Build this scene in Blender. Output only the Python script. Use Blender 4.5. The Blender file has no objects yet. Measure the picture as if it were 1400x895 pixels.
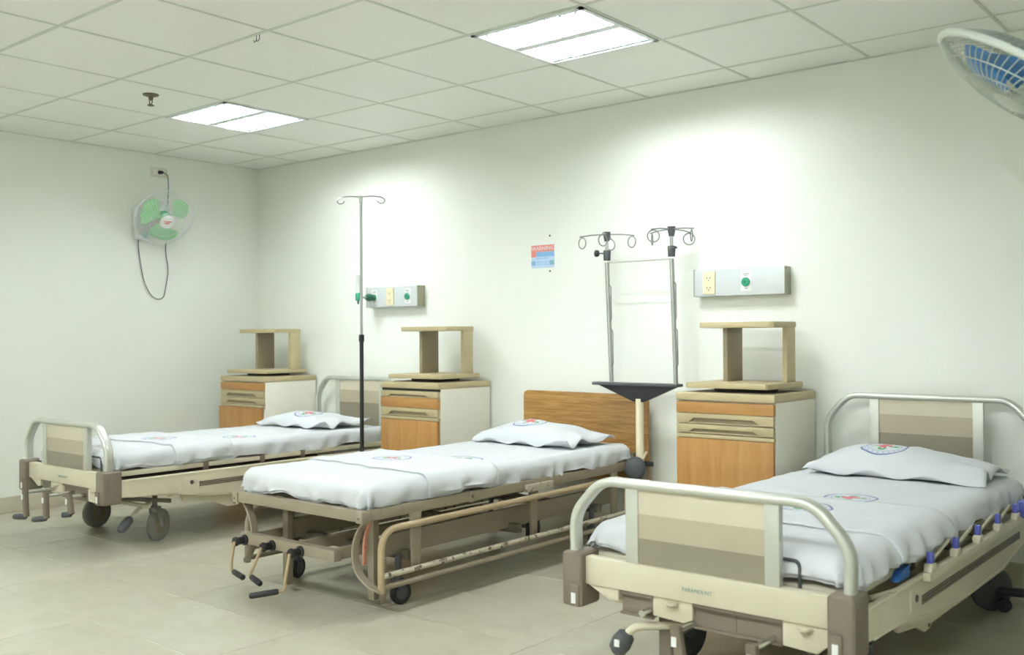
import bpy, bmesh, math, random
from mathutils import Vector, Matrix, noise
random.seed(7)
R = math.radians
SC = bpy.context.scene
COL = SC.collection

# ------------------------------------------------------------------ camera
CAM = Vector((6.361, -4.650, 1.086))
YAW, PITCH, ROLL, FPX = 0.6886, 0.0085, -0.0061, 1348.3
_f = Vector((-math.sin(YAW) * math.cos(PITCH), math.cos(YAW) * math.cos(PITCH), math.sin(PITCH)))
_r = _f.cross(Vector((0, 0, 1))).normalized()
_u = _r.cross(_f)
_r2 = _r * math.cos(ROLL) + _u * math.sin(ROLL)
_u2 = -_r * math.sin(ROLL) + _u * math.cos(ROLL)
cd = bpy.data.cameras.new('camera')
cam = bpy.data.objects.new('camera', cd)
COL.objects.link(cam)
mw = Matrix.Identity(4)
for i in range(3):
    mw[i][0], mw[i][1], mw[i][2], mw[i][3] = _r2[i], _u2[i], -_f[i], CAM[i]
cam.matrix_world = mw
cd.sensor_width = 36
cd.lens = FPX * 36 / 1400
cd.clip_start = 0.05
cd.dof.use_dof = True
cd.dof.focus_distance = 4.3
cd.dof.aperture_fstop = 3.2
SC.camera = cam

# ------------------------------------------------------------------ world, exposure
w = bpy.data.worlds.new('world'); SC.world = w; w.use_nodes = True
w.node_tree.nodes['Background'].inputs[0].default_value = (0.9, 0.95, 0.9, 1)
w.node_tree.nodes['Background'].inputs[1].default_value = 0.05
SC.view_settings.view_transform = 'Standard'
SC.view_settings.look = 'None'
SC.view_settings.gamma = 1
SC.view_settings.use_curve_mapping = False
SC.view_settings.exposure = 1.88
TUBE_POWER = 62.0
TUBE_COLOR = (0.965, 1.0, 1.03, 1)

# ------------------------------------------------------------------ materials
def srgb(h):
    h = h.lstrip('#')
    c = [int(h[i:i + 2], 16) / 255 for i in (0, 2, 4)]
    return tuple((x / 12.92 if x <= .04045 else ((x + .055) / 1.055) ** 2.4) for x in c) + (1,)

class NT:
    def __init__(s, name):
        s.m = bpy.data.materials.new(name); s.m.use_nodes = True
        s.t = s.m.node_tree; s.b = s.t.nodes['Principled BSDF']
    def n(s, kind, **kw):
        x = s.t.nodes.new(kind)
        for k, v in kw.items(): setattr(x, k, v)
        return x
    def l(s, a, b): s.t.links.new(a, b)
    def put(s, sock, v):
        if isinstance(v, (int, float)): sock.default_value = v
        elif isinstance(v, tuple): sock.default_value = v
        else: s.l(v, sock)
    def math(s, op, a, b=0.0, c=None):
        x = s.n('ShaderNodeMath', operation=op)
        s.put(x.inputs[0], a); s.put(x.inputs[1], b)
        if c is not None: s.put(x.inputs[2], c)
        return x.outputs[0]
    def mix(s, fac, a, b):
        x = s.n('ShaderNodeMix', data_type='RGBA')
        s.put(x.inputs[0], fac); s.put(x.inputs[6], a); s.put(x.inputs[7], b)
        return x.outputs[2]
    def coord(s, which='Object', scale=(1, 1, 1)):
        tc = s.n('ShaderNodeTexCoord'); mp = s.n('ShaderNodeMapping')
        mp.inputs['Scale'].default_value = scale
        s.l(tc.outputs[which], mp.inputs[0]); return mp.outputs[0]
    def noise(s, vec, scale, detail=4, rough=.55, dist=0):
        x = s.n('ShaderNodeTexNoise'); s.l(vec, x.inputs['Vector'])
        x.inputs['Scale'].default_value = scale; x.inputs['Detail'].default_value = detail
        x.inputs['Roughness'].default_value = rough; x.inputs['Distortion'].default_value = dist
        return x.outputs['Fac']
    def ramp(s, fac, stops):
        x = s.n('ShaderNodeValToRGB'); s.l(fac, x.inputs[0])
        e = x.color_ramp.elements
        e[0].position, e[0].color = stops[0]; e[1].position, e[1].color = stops[-1]
        for p, c in stops[1:-1]:
            k = e.new(p); k.color = c
        return x.outputs[0]
    def bump(s, h, strength=.2, dist=.01):
        x = s.n('ShaderNodeBump'); x.inputs['Strength'].default_value = strength
        x.inputs['Distance'].default_value = dist
        s.l(h, x.inputs['Height']); s.l(x.outputs[0], s.b.inputs['Normal'])

def plain(name, col, rough=.5, metal=0.0, var=.06, scale=9, coat=0):
    t = NT(name)
    c = srgb(col)
    n = t.noise(t.coord(), scale, 5)
    d = tuple(max(0, x * (1 - var)) for x in c[:3]) + (1,)
    e = tuple(min(1, x * (1 + var)) for x in c[:3]) + (1,)
    t.l(t.ramp(n, [(.3, d), (.7, e)]), t.b.inputs['Base Color'])
    t.b.inputs['Roughness'].default_value = rough
    t.b.inputs['Metallic'].default_value = metal
    if coat: t.b.inputs['Coat Weight'].default_value = coat
    return t.m

def wood(name, axis, c1, c2, c3, scale=26, rough=.42, dist=.6):
    """laminate grain that runs along one axis"""
    t = NT(name)
    sc = [1, 1, 1]; sc[axis] = .07
    v = t.coord('Object', tuple(sc))
    n = t.noise(v, scale, 6, .6, dist)
    n2 = t.noise(v, scale * 5, 3, .6)
    f = t.math('MULTIPLY_ADD', n2, .25, t.math('MULTIPLY', n, .8))
    t.l(t.ramp(f, [(.33, srgb(c1)), (.52, srgb(c2)), (.7, srgb(c3))]), t.b.inputs['Base Color'])
    t.b.inputs['Roughness'].default_value = rough
    return t.m

def worn(name, col, chip, rust, amount=.62, rough=.45):
    """painted metal with chips and dirt"""
    t = NT(name)
    v = t.coord()
    n = t.noise(v, 26, 6, .7); n2 = t.noise(v, 3.5, 4)
    base = t.mix(t.math('MULTIPLY', n2, .5), srgb(col), tuple(x * .72 for x in srgb(col)[:3]) + (1,))
    k = t.math('GREATER_THAN', n, amount)
    k2 = t.math('GREATER_THAN', n, amount + .05)
    c = t.mix(k, base, srgb(chip)); c = t.mix(k2, c, srgb(rust))
    t.l(c, t.b.inputs['Base Color'])
    t.b.inputs['Roughness'].default_value = rough
    return t.m

def cloth_mat(name, centers=(), rad=.095, col='#d7dadd'):
    """white cotton with a printed round emblem; the UV map is in metres on the cloth"""
    t = NT(name)
    uv = t.n('ShaderNodeUVMap'); uv.uv_map = 'UVMap'
    n = t.noise(uv.outputs[0], 7, 6, .6, .4)
    c = t.mix(n, srgb(col), srgb('#d0d4d7'))
    sep = t.n('ShaderNodeSeparateXYZ'); t.l(uv.outputs[0], sep.inputs[0])
    M = t.math
    for cx, cy in centers:
        x = M('DIVIDE', M('SUBTRACT', sep.outputs[0], cx), rad)
        y = M('DIVIDE', M('SUBTRACT', sep.outputs[1], cy), rad)
        r = M('SQRT', M('ADD', M('MULTIPLY', x, x), M('MULTIPLY', y, y)))
        a = M('ARCTAN2', y, x)
        ink = t.noise(uv.outputs[0], 90, 2)
        # outer blue ring, lettering marks, green leaves, red cross
        ring = M('LESS_THAN', M('ABSOLUTE', M('SUBTRACT', r, .95)), .045)
        ring2 = M('LESS_THAN', M('ABSOLUTE', M('SUBTRACT', r, .70)), .022)
        dots = M('MULTIPLY', M('GREATER_THAN', M('SINE', M('MULTIPLY', a, 22)), .1),
                 M('LESS_THAN', M('ABSOLUTE', M('SUBTRACT', r, .825)), .05))
        c = t.mix(M('MULTIPLY', ring, .8), c, srgb('#3c4a9a'))
        c = t.mix(M('MULTIPLY', ring2, .6), c, srgb('#5a8ab0'))
        c = t.mix(M('MULTIPLY', dots, .45), c, srgb('#6a86c0'))
        petal = M('MULTIPLY', M('ABSOLUTE', M('COSINE', M('MULTIPLY', a, 2))), .62)
        leaf = M('MULTIPLY', M('LESS_THAN', r, petal), M('GREATER_THAN', r, M('SUBTRACT', petal, .2)))
        c = t.mix(M('MULTIPLY', leaf, .85), c, srgb('#2f9a5c'))
        core = M('MAXIMUM', M('LESS_THAN', M('MAXIMUM', M('DIVIDE', M('ABSOLUTE', x), .34), M('DIVIDE', M('ABSOLUTE', y), .12)), 1),
                 M('LESS_THAN', M('MAXIMUM', M('DIVIDE', M('ABSOLUTE', x), .12), M('DIVIDE', M('ABSOLUTE', y), .34)), 1))
        c = t.mix(M('MULTIPLY', core, .9), c, srgb('#d8455a'))
    t.l(c, t.b.inputs['Base Color'])
    t.b.inputs['Roughness'].default_value = .85
    t.b.inputs['Sheen Weight'].default_value = .15
    h = t.noise(uv.outputs[0], 22, 5, .6, .5)
    t.bump(h, .25, .006)
    return t.m

def glow(name, col, strength):
    t = NT(name)
    t.b.inputs['Emission Color'].default_value = col
    t.b.inputs['Emission Strength'].default_value = strength
    t.b.inputs['Base Color'].default_value = (1, 1, 1, 1)
    return t.m

def glassy(name, col, rough=.1):
    t = NT(name)
    t.b.inputs['Base Color'].default_value = srgb(col)
    t.b.inputs['Transmission Weight'].default_value = .85
    t.b.inputs['Roughness'].default_value = rough
    return t.m

def wall_mat(name, col):
    t = NT(name)
    v = t.coord()
    n = t.noise(v, 1.4, 5, .6)
    c = srgb(col)
    d = tuple(x * .97 for x in c[:3]) + (1,)
    t.l(t.mix(n, d, c), t.b.inputs['Base Color'])
    t.b.inputs['Roughness'].default_value = .5
    t.bump(t.noise(v, 60, 4), .06, .004)
    return t.m

def floor_mat():
    t = NT('beige_floor_tile')
    v = t.coord('Generated', (1.6, .9, 1))
    oi = t.n('ShaderNodeObjectInfo')
    add = t.n('ShaderNodeVectorMath', operation='ADD'); t.l(v, add.inputs[0])
    cx = t.n('ShaderNodeCombineXYZ'); t.l(t.math('MULTIPLY', oi.outputs['Random'], 40), cx.inputs[0])
    t.l(cx.outputs[0], add.inputs[1])
    n = t.noise(add.outputs[0], 2.2, 7, .62, .8)
    n2 = t.noise(add.outputs[0], 9, 5, .6, .4)
    f = t.math('MULTIPLY_ADD', n2, .3, t.math('MULTIPLY', n, .7))
    c = t.ramp(f, [(.3, srgb('#a5a18b')), (.5, srgb('#b0ac97')), (.7, srgb('#b8b4a1'))])
    t.l(c, t.b.inputs['Base Color'])
    t.b.inputs['Roughness'].default_value = .34
    t.b.inputs['Specular IOR Level'].default_value = .4
    t.bump(n2, .05, .004)
    return t.m

M = {}
M['wall'] = wall_mat('cream_wall_paint', '#f0f3ea')
M['ceil'] = wall_mat('ceiling_tile_white', '#f4f6f0')
M['grid'] = plain('ceiling_grid_paint', '#d2d7cb', .4)
M['dark'] = plain('dark_void', '#3a3a34', .8)
M['floor'] = floor_mat()
M['grout'] = plain('tile_grout', '#9c9680', .8)
M['skirt'] = plain('skirting_tile', '#c2bca4', .4)
M['cream'] = plain('cream_bed_plastic', '#d3ccb3', .42, var=.05, scale=4)
M['brown'] = plain('grey_brown_plastic', '#7a7060', .5, var=.08)
M['alu'] = plain('aluminium_tube', '#cfd1c8', .36, .55, var=.04)
M['band_l'] = plain('laminate_light', '#cfc8b0', .4, var=.03)
M['band_m'] = plain('laminate_mid', '#b3aa92', .4, var=.03)
M['band_d'] = plain('laminate_dark', '#8b8571', .4, var=.03)
M['rubber'] = plain('grey_rubber', '#7f7f76', .6, var=.12)
M['dgrey'] = plain('dark_grey_plastic', '#4d5052', .45, var=.08)
M['black'] = plain('black_plastic', '#232426', .38, var=.1)
M['steel'] = plain('grey_steel_wire', '#8d918e', .3, .7, var=.04)
M['pole'] = plain('satin_steel_pole', '#b2b4af', .3, .75, var=.04)
M['chrome'] = plain('chrome', '#d6d8d6', .18, .95, var=.03)
M['blue'] = plain('blue_plastic', '#5a64b8', .4)
M['skyblue'] = plain('bright_blue_plastic', '#3f78c8', .4)
M['oldpaint'] = worn('worn_taupe_paint', '#988e79', '#8a7a60', '#5c4a38', .66)
M['oldtan'] = worn('worn_tan_tube', '#b39f7d', '#9c8768', '#6a563e', .68)
M['oldwhite'] = worn('chipped_white_tube', '#c2bba6', '#6a5c48', '#4a3c30', .57)
M['rustred'] = worn('rust_red_primer', '#b8826a', '#c0603c', '#8a4a32', .6)
M['olddark'] = plain('dark_steel', '#6e685b', .5, var=.15)
M['oak'] = wood('oak_headboard', 0, '#7a572a', '#a37a40', '#bd9458', 44, .4, 1.6)
M['orange'] = wood('orange_beech', 2, '#a5743c', '#b38449', '#be9258', 22, .4, .3)
M['orangeh'] = wood('orange_beech_across', 0, '#a5743c', '#b38449', '#be9258', 22, .4, .3)
M['tan'] = plain('tan_plastic', '#bdaf88', .48, var=.05)
M['taupe'] = plain('taupe_inner_face', '#958a70', .5, var=.05)
M['shadow'] = plain('handle_recess_shade', '#8f8468', .6)  # tan darkened to paint in the shade of the finger recess
M['carcass'] = plain('off_white_carcass', '#efecdb', .5, var=.03, scale=3)
M['panel'] = plain('white_aluminium_panel', '#cfd4d4', .35, .1, var=.02)
M['endcap'] = plain('grey_end_cap', '#a7a894', .5)
M['ivory'] = plain('ivory_plastic', '#e6dcb8', .4, var=.03)
M['white'] = plain('white_plastic', '#eceeea', .4, var=.02)
M['port'] = plain('green_gas_port', '#2f9a74', .35)
M['dgreen'] = plain('dark_green_knob', '#2f6a52', .35)
M['red'] = plain('red_print', '#c8503c', .6)
M['ink'] = plain('grey_ink', '#8a8f8c', .7)
M['fanwhite'] = plain('fan_white', '#e6ebe8', .35, var=.02)
M['fangreen'] = plain('fan_green_blade', '#9fdba4', .35)
M['fangreen2'] = plain('fan_green_hub', '#58c98a', .35)
M['fangrey'] = plain('fan_grey', '#b9c2b6', .4)
M['fanpale'] = plain('fan_pale_grey', '#d0d8ce', .4)
M['fanblue'] = plain('fan_blue_blade', '#3f86c8', .35)
M['signblue'] = plain('sign_blue', '#86b6e0', .6, var=.04)
M['signpale'] = plain('sign_pale_blue', '#c3d8ee', .6, var=.04)
M['signred'] = plain('sign_red', '#e2877c', .6, var=.04)
M['brass'] = plain('bronze_sprinkler', '#6a5f4a', .35, .6)
M['blade'] = plain('louver_blade_aluminium', '#8f9a9e', .25, .8, var=.03)
M['tube'] = glow('fluorescent_tube', TUBE_COLOR, TUBE_POWER)
M['louver'] = plain('white_louver', '#e8eeee', .3, var=.02)
M['clear'] = glassy('clear_plastic', '#f2f6f4')
M['beige'] = plain('cream_steel_pole', '#e6dcbe', .35, var=.04)

# ------------------------------------------------------------------ mesh helpers
class MB:
    def __init__(s): s.v = []; s.f = []; s.mi = []
    def add(s, vs, fs, mi=0):
        o = len(s.v); s.v += [tuple(p) for p in vs]
        for f in fs: s.f.append(tuple(i + o for i in f)); s.mi.append(mi)
        return s
    def box(s, x0, x1, y0, y1, z0, z1, mi=0):
        vs = [(x, y, z) for z in (z0, z1) for y in (y0, y1) for x in (x0, x1)]
        return s.add(vs, [(0, 2, 3, 1), (4, 5, 7, 6), (0, 1, 5, 4), (2, 6, 7, 3), (0, 4, 6, 2), (1, 3, 7, 5)], mi)
    def prism(s, poly, axis, lo, hi, mi=0):
        n = len(poly); vs = []
        for d in (lo, hi):
            for a, b in poly:
                vs.append({0: (d, a, b), 1: (a, d, b), 2: (a, b, d)}[axis])
        fs = [tuple(range(n)), tuple(range(2 * n - 1, n - 1, -1))]
        fs += [(i, n + i, n + (i + 1) % n, (i + 1) % n) for i in range(n)]
        return s.add(vs, fs, mi)
    def cyl(s, p0, p1, r0, r1=None, n=14, mi=0):
        return s.lathe(p0, p1, [(0, r0), (1, r0 if r1 is None else r1)], n, mi)
    def lathe(s, p0, p1, prof, n=16, mi=0):
        p0 = Vector(p0); p1 = Vector(p1); ax = p1 - p0
        z = ax.normalized(); x = z.orthogonal().normalized(); y = z.cross(x)
        vs = []; k = len(prof)
        for t, r in prof:
            c = p0 + ax * t
            for i in range(n):
                a = 2 * math.pi * i / n
                vs.append(c + (x * math.cos(a) + y * math.sin(a)) * max(r, 1e-4))
        fs = [(j * n + i, j * n + (i + 1) % n, (j + 1) * n + (i + 1) % n, (j + 1) * n + i) for j in range(k - 1) for i in range(n)]
        fs += [tuple(range(n - 1, -1, -1)), tuple(range((k - 1) * n, k * n))]
        return s.add(vs, fs, mi)
    def sweep(s, pts, prof, up=(0, 0, 1), closed=False, mi=0):
        pts = [Vector(p) for p in pts]; n = len(pts); k = len(prof); vs = []
        up = Vector(up).normalized(); side = None
        for i, p in enumerate(pts):
            a = pts[i - 1] if (i or closed) else p
            b = pts[(i + 1) % n] if (i < n - 1 or closed) else p
            t = (b - a).normalized()
            sd = t.cross(up)
            if sd.length < .05: sd = side if side is not None else t.orthogonal()
            sd.normalize()
            if side is not None and sd.dot(side) < 0: sd = -sd
            side = sd
            u = sd.cross(t).normalized()
            for q, w_ in prof: vs.append(p + sd * q + u * w_)
        fs = []
        for i in range(n if closed else n - 1):
            j = (i + 1) % n
            fs += [(i * k + a, i * k + (a + 1) % k, j * k + (a + 1) % k, j * k + a) for a in range(k)]
        if not closed: fs += [tuple(range(k - 1, -1, -1)), tuple(range((n - 1) * k, n * k))]
        return s.add(vs, fs, mi)
    def tube(s, pts, r, n=8, closed=False, mi=0):
        """round tube, frame carried along the path"""
        pts = [Vector(p) for p in pts]; m = len(pts); vs = []
        nrm = None
        for i, p in enumerate(pts):
            a = pts[i - 1] if (i or closed) else p
            b = pts[(i + 1) % m] if (i < m - 1 or closed) else p
            t = (b - a).normalized()
            nrm = t.orthogonal() if nrm is None else (nrm - t * nrm.dot(t))
            nrm.normalize(); bn = t.cross(nrm)
            for k in range(n):
                g = 2 * math.pi * k / n
                vs.append(p + (nrm * math.cos(g) + bn * math.sin(g)) * r)
        fs = []
        for i in range(m if closed else m - 1):
            j = (i + 1) % m
            fs += [(i * n + a, i * n + (a + 1) % n, j * n + (a + 1) % n, j * n + a) for a in range(n)]
        if not closed: fs += [tuple(range(n - 1, -1, -1)), tuple(range((m - 1) * n, m * n))]
        return s.add(vs, fs, mi)
    def ring(s, c, normal, rad, r, n=28, k=8, a0=0, a1=360, mi=0):
        c = Vector(c); z = Vector(normal).normalized(); x = z.orthogonal().normalized(); y = z.cross(x)
        closed = (a1 - a0) >= 360
        pts = [c + (x * math.cos(R(a0 + (a1 - a0) * i / (n if closed else n - 1))) + y * math.sin(R(a0 + (a1 - a0) * i / (n if closed else n - 1)))) * rad for i in range(n)]
        return s.tube(pts, r, k, closed, mi)
    def move(s, mat):
        s.v = [tuple(mat @ Vector(p)) for p in s.v]; return s
    def build(s, name, mat, parent=None, bevel=0, seg=2, loc=None, rot=None, smooth=True, label=None):
        me = bpy.data.meshes.new(name)
        me.from_pydata(s.v, [], s.f)
        mats = mat if isinstance(mat, (list, tuple)) else [mat]
        for m_ in mats: me.materials.append(m_)
        if any(s.mi): me.polygons.foreach_set('material_index', s.mi)
        bm = bmesh.new(); bm.from_mesh(me)
        bmesh.ops.recalc_face_normals(bm, faces=bm.faces)
        if bevel:
            es = [e for e in bm.edges if len(e.link_faces) == 2 and e.calc_face_angle(0) > R(32)]
            bmesh.ops.bevel(bm, geom=es, offset=bevel, segments=seg, profile=.6, affect='EDGES', clamp_overlap=True)
        bm.to_mesh(me); bm.free()
        if smooth:
            me.polygons.foreach_set('use_smooth', [True] * len(me.polygons))
            me.set_sharp_from_angle(angle=R(35))
        o = bpy.data.objects.new(name, me); COL.objects.link(o)
        if parent: o.parent = parent
        if loc: o.location = loc
        if rot: o.rotation_euler = rot
        if label: o['label'] = label
        return o

def fillet(pts, r, n=6):
    pts = [Vector(p) for p in pts]; out = [pts[0]]
    for a, b, c in zip(pts, pts[1:], pts[2:]):
        u = (a - b); v = (c - b)
        d = min(r, u.length * .49, v.length * .49)
        p0 = b + u.normalized() * d; p1 = b + v.normalized() * d
        for i in range(n + 1):
            t = i / n
            out.append(p0 * (1 - t) ** 2 + b * 2 * t * (1 - t) + p1 * t * t)
    out.append(pts[-1]); return out

def rrect(a, b, r=.3, n=3):
    """rounded rectangle profile, a x b"""
    rad = min(a, b) * r; out = []
    for cx, cy, s0 in ((1, 1, 0), (-1, 1, 90), (-1, -1, 180), (1, -1, 270)):
        for i in range(n + 1):
            g = R(s0 + 90 * i / n)
            out.append((cx * (a / 2 - rad) + rad * math.cos(g), cy * (b / 2 - rad) + rad * math.sin(g)))
    return out

def thing(name, label, cat, loc=(0, 0, 0), rz=0, group=None):
    o = bpy.data.objects.new(name, None); COL.objects.link(o)
    o.empty_display_size = .1
    o.location = loc; o.rotation_euler = (0, 0, rz)
    return tag(o, label, cat, group)

def tag(o, label, cat, group=None):
    o['label'] = label; o['category'] = cat
    if group: o['group'] = group
    return o

def struct(o, label=None):
    o['kind'] = 'structure'
    if label: o['label'] = label
    return o

def text_mesh(name, body, size, mat, parent, matrix, depth=.0006):
    cu = bpy.data.curves.new(name, 'FONT'); cu.body = body; cu.size = size
    cu.extrude = depth; cu.align_x = 'CENTER'; cu.align_y = 'CENTER'; cu.resolution_u = 2
    tmp = bpy.data.objects.new('tmp', cu); COL.objects.link(tmp)
    dg = bpy.context.evaluated_depsgraph_get(); dg.update()
    me = bpy.data.meshes.new_from_object(tmp.evaluated_get(dg)); me.name = name
    bpy.data.objects.remove(tmp); bpy.data.curves.remove(cu)
    me.transform(matrix); me.materials.clear(); me.materials.append(mat)
    o = bpy.data.objects.new(name, me); COL.objects.link(o); o.parent = parent
    return o

FACE_CAM_Y = Matrix(((1, 0, 0, 0), (0, 0, -1, 0), (0, 1, 0, 0), (0, 0, 0, 1)))   # text plane turned to face -y

# ------------------------------------------------------------------ room
RX, RY, H = 7.125, -5.688, 2.382
t_ = .12
wb = struct(MB().box(-t_, RX + t_, 0, t_, -.05, H + .25).build('wall_back', M['wall'], smooth=False), 'cream painted back wall behind the bed heads')
wl = struct(MB().box(-t_, 0, RY - t_, 0, -.05, H + .25).build('wall_left', M['wall'], smooth=False), 'cream painted left wall carrying the small fan')
struct(MB().box(RX, RX + t_, RY - t_, 0, -.05, H + .25).build('wall_right', M['wall'], smooth=False), 'cream painted wall on the right of the ward')
struct(MB().box(0, RX, RY - t_, RY, -.05, H + .25).build('wall_front', M['wall'], smooth=False), 'cream painted wall behind the viewer')
struct(MB().box(.0, .012, RY, 0, 0, .1).build('baseboard_left', M['skirt'], bevel=.003), 'beige tile skirting along the left wall')
struct(MB().box(.012, RX, -.012, 0, 0, .1).build('baseboard_back', M['skirt'], bevel=.003), 'beige tile skirting along the back wall')

fl = struct(MB().box(-.01, RX + .01, RY - .01, .01, -.06, -.002).build('floor', M['grout'], smooth=False), 'beige tiled floor with thin grout lines')
def cuts(a0, step, lo, hi):
    k = math.floor((lo - a0) / step); xs = []
    while a0 + k * step < hi - 1e-6:
        p, q = max(lo, a0 + k * step), min(hi, a0 + (k + 1) * step)
        if q - p > .02: xs.append((p, q))
        k += 1
    return xs
_cache = {}
def tile(name, w_, d_, z0, z1, mat, parent, loc, bevel=.0015, gap=.0015):
    key = (name, round(w_, 3), round(d_, 3))
    if key not in _cache:
        o = MB().box(gap, w_ - gap, gap, d_ - gap, z0, z1).build(name, mat, parent, bevel=bevel, seg=1)
        _cache[key] = o.data
    else:
        o = bpy.data.objects.new(name, _cache[key]); COL.objects.link(o); o.parent = parent
    o.location = loc; return o
for x0, x1 in cuts(1.8795, .7764, 0, RX):
    for y0, y1 in cuts(-2.7458, .404, RY, 0):
        tile('floor_tile', x1 - x0, y1 - y0, -.01, 0, M['floor'], fl, (x0, y0, 0))

# ceiling: lay-in tiles in a grid of bars, light fittings in some openings
ce = struct(MB().box(-.02, RX + .02, RY - .02, .02, H + .12, H + .2).build('ceiling', M['dark'], smooth=False), 'suspended ceiling of square white tiles')
CX = cuts(.5247, .6, 0, RX); CY = cuts(-.288, .6, RY, 0)
LIGHTS = [(1.1247, -1.488), (3.5247, -1.488), (1.1247, -4.488), (2.3247, -4.488), (3.5247, -4.488), (4.7247, -4.488), (5.9247, -4.488)]  # first two are in view; the front row is unseen, added as fill light
for x0, x1 in CX:
    for y0, y1 in CY:
        if any(abs(x0 - a) < .01 and abs(y0 - b) < .01 for a, b in LIGHTS): continue
        dz = random.uniform(0, .0015)
        tile('ceiling_tile', x1 - x0, y1 - y0, H + .001, H + .014, M['ceil'], ce, (x0, y0, dz), .002, .003)
for x0, _ in CX[1:]:
    MB().box(x0 - .007, x0 + .007, RY, 0, H - .0006, H + .006).build('grid_bar', M['grid'], ce, smooth=False)
for y0, _ in CY[1:]:
    MB().box(0, RX, y0 - .009, y0 + .009, H - .0003, H + .0055).build('grid_bar', M['grid'], ce, smooth=False)
MB().box(0, .02, RY, 0, H - .001, H + .004).build('wall_angle', M['grid'], ce, smooth=False)
MB().box(0, RX, -.02, 0, H - .001, H + .004).build('wall_angle', M['grid'], ce, smooth=False)

# ------------------------------------------------------------------ ceiling lights
def light(x, y, label):
    L = thing('ceiling_light', label, 'ceiling light', (x + .3, y + .3, H), 0, 'recessed louvered ceiling lights')
    h = MB()
    for a in (-1, 1):
        h.box(min(a * .292, a * .272), max(a * .292, a * .272), -.292, .292, -.006, .004)
        h.box(-.292, .292, min(a * .292, a * .272), max(a * .292, a * .272), -.006, .004)
        h.box(min(a * .288, a * .282), max(a * .288, a * .282), -.288, .288, .004, .1)
        h.box(-.288, .288, min(a * .288, a * .282), max(a * .288, a * .282), .004, .1)
    h.box(-.288, .288, -.288, .288, .1, .106)
    h.build('housing', M['louver'], L)
    # white V-shaped divider and the two sloping side reflectors
    MB().prism([(-.024, -.004), (.024, -.004), (.006, .06), (-.006, .06)], 0, -.27, .27).build('divider', M['louver'], L)
    for s in (-1, 1):
        MB().prism([(s * .272, 0), (s * .252, 0), (s * .266, .06), (s * .272, .06)], 0, -.27, .27).build('reflector', M['louver'], L)
        MB().cyl((-.265, s * .14, .022), (.265, s * .14, .022), .0135, n=10).build('tube', M['tube'], L, label='lit fluorescent tube')
        for k in range(7):
            bx = -.234 + k * .078
            a, b = (s * .020, s * .254)
            MB().prism([(bx - .005, -.004), (bx + .005, -.004), (bx + .003, .030), (bx - .003, .030)], 1, min(a, b), max(a, b)).build('louver_blade', M['blade'], L)
    return L
labs = ['square louvered ceiling light above the left bed, near the sprinkler', 'square louvered ceiling light in the upper middle, the largest in view',
        'unseen louvered ceiling light added for fill in the front row, nearest the left wall',
        'unseen louvered ceiling light added for fill in the front row, second from the left wall',
        'unseen louvered ceiling light added for fill in the front row, third from the left wall',
        'unseen louvered ceiling light added for fill in the front row, second from the right wall',
        'unseen louvered ceiling light added for fill in the front row, right above the viewer',
        ]
for (a, b), s in zip(LIGHTS, labs): light(a, b, s)

sp = thing('sprinkler_head', 'small bronze fire sprinkler hanging from the ceiling tile', 'sprinkler', (1.55, -1.82, H))
MB().lathe((0, 0, .002), (0, 0, -.012), [(0, .042), (.5, .04), (1, .02)], 20).build('escutcheon', M['brass'], sp)
MB().lathe((0, 0, -.01), (0, 0, -.03), [(0, .013), (1, .011)]).build('body', M['brass'], sp)
fr = MB()
for s in (-1, 1): fr.tube([(s * .011, 0, -.028), (s * .014, 0, -.042), (0, 0, -.056)], .003, 6)
fr.cyl((0, 0, -.055), (0, 0, -.06), .017, n=16); fr.build('deflector', M['brass'], sp)

hk = thing('ceiling_hook', 'pair of tiny bent wire hooks sticking out of a ceiling joint', 'hook', (2.835, -2.08, H))
for k in (0, .02):
    MB().tube(fillet([(k, 0, .002), (k, 0, -.02), (k - .012, -.004, -.03), (k - .016, -.004, -.018)], .006, 3), .0016, 6).build('wire', M['dgrey'], hk)

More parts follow.
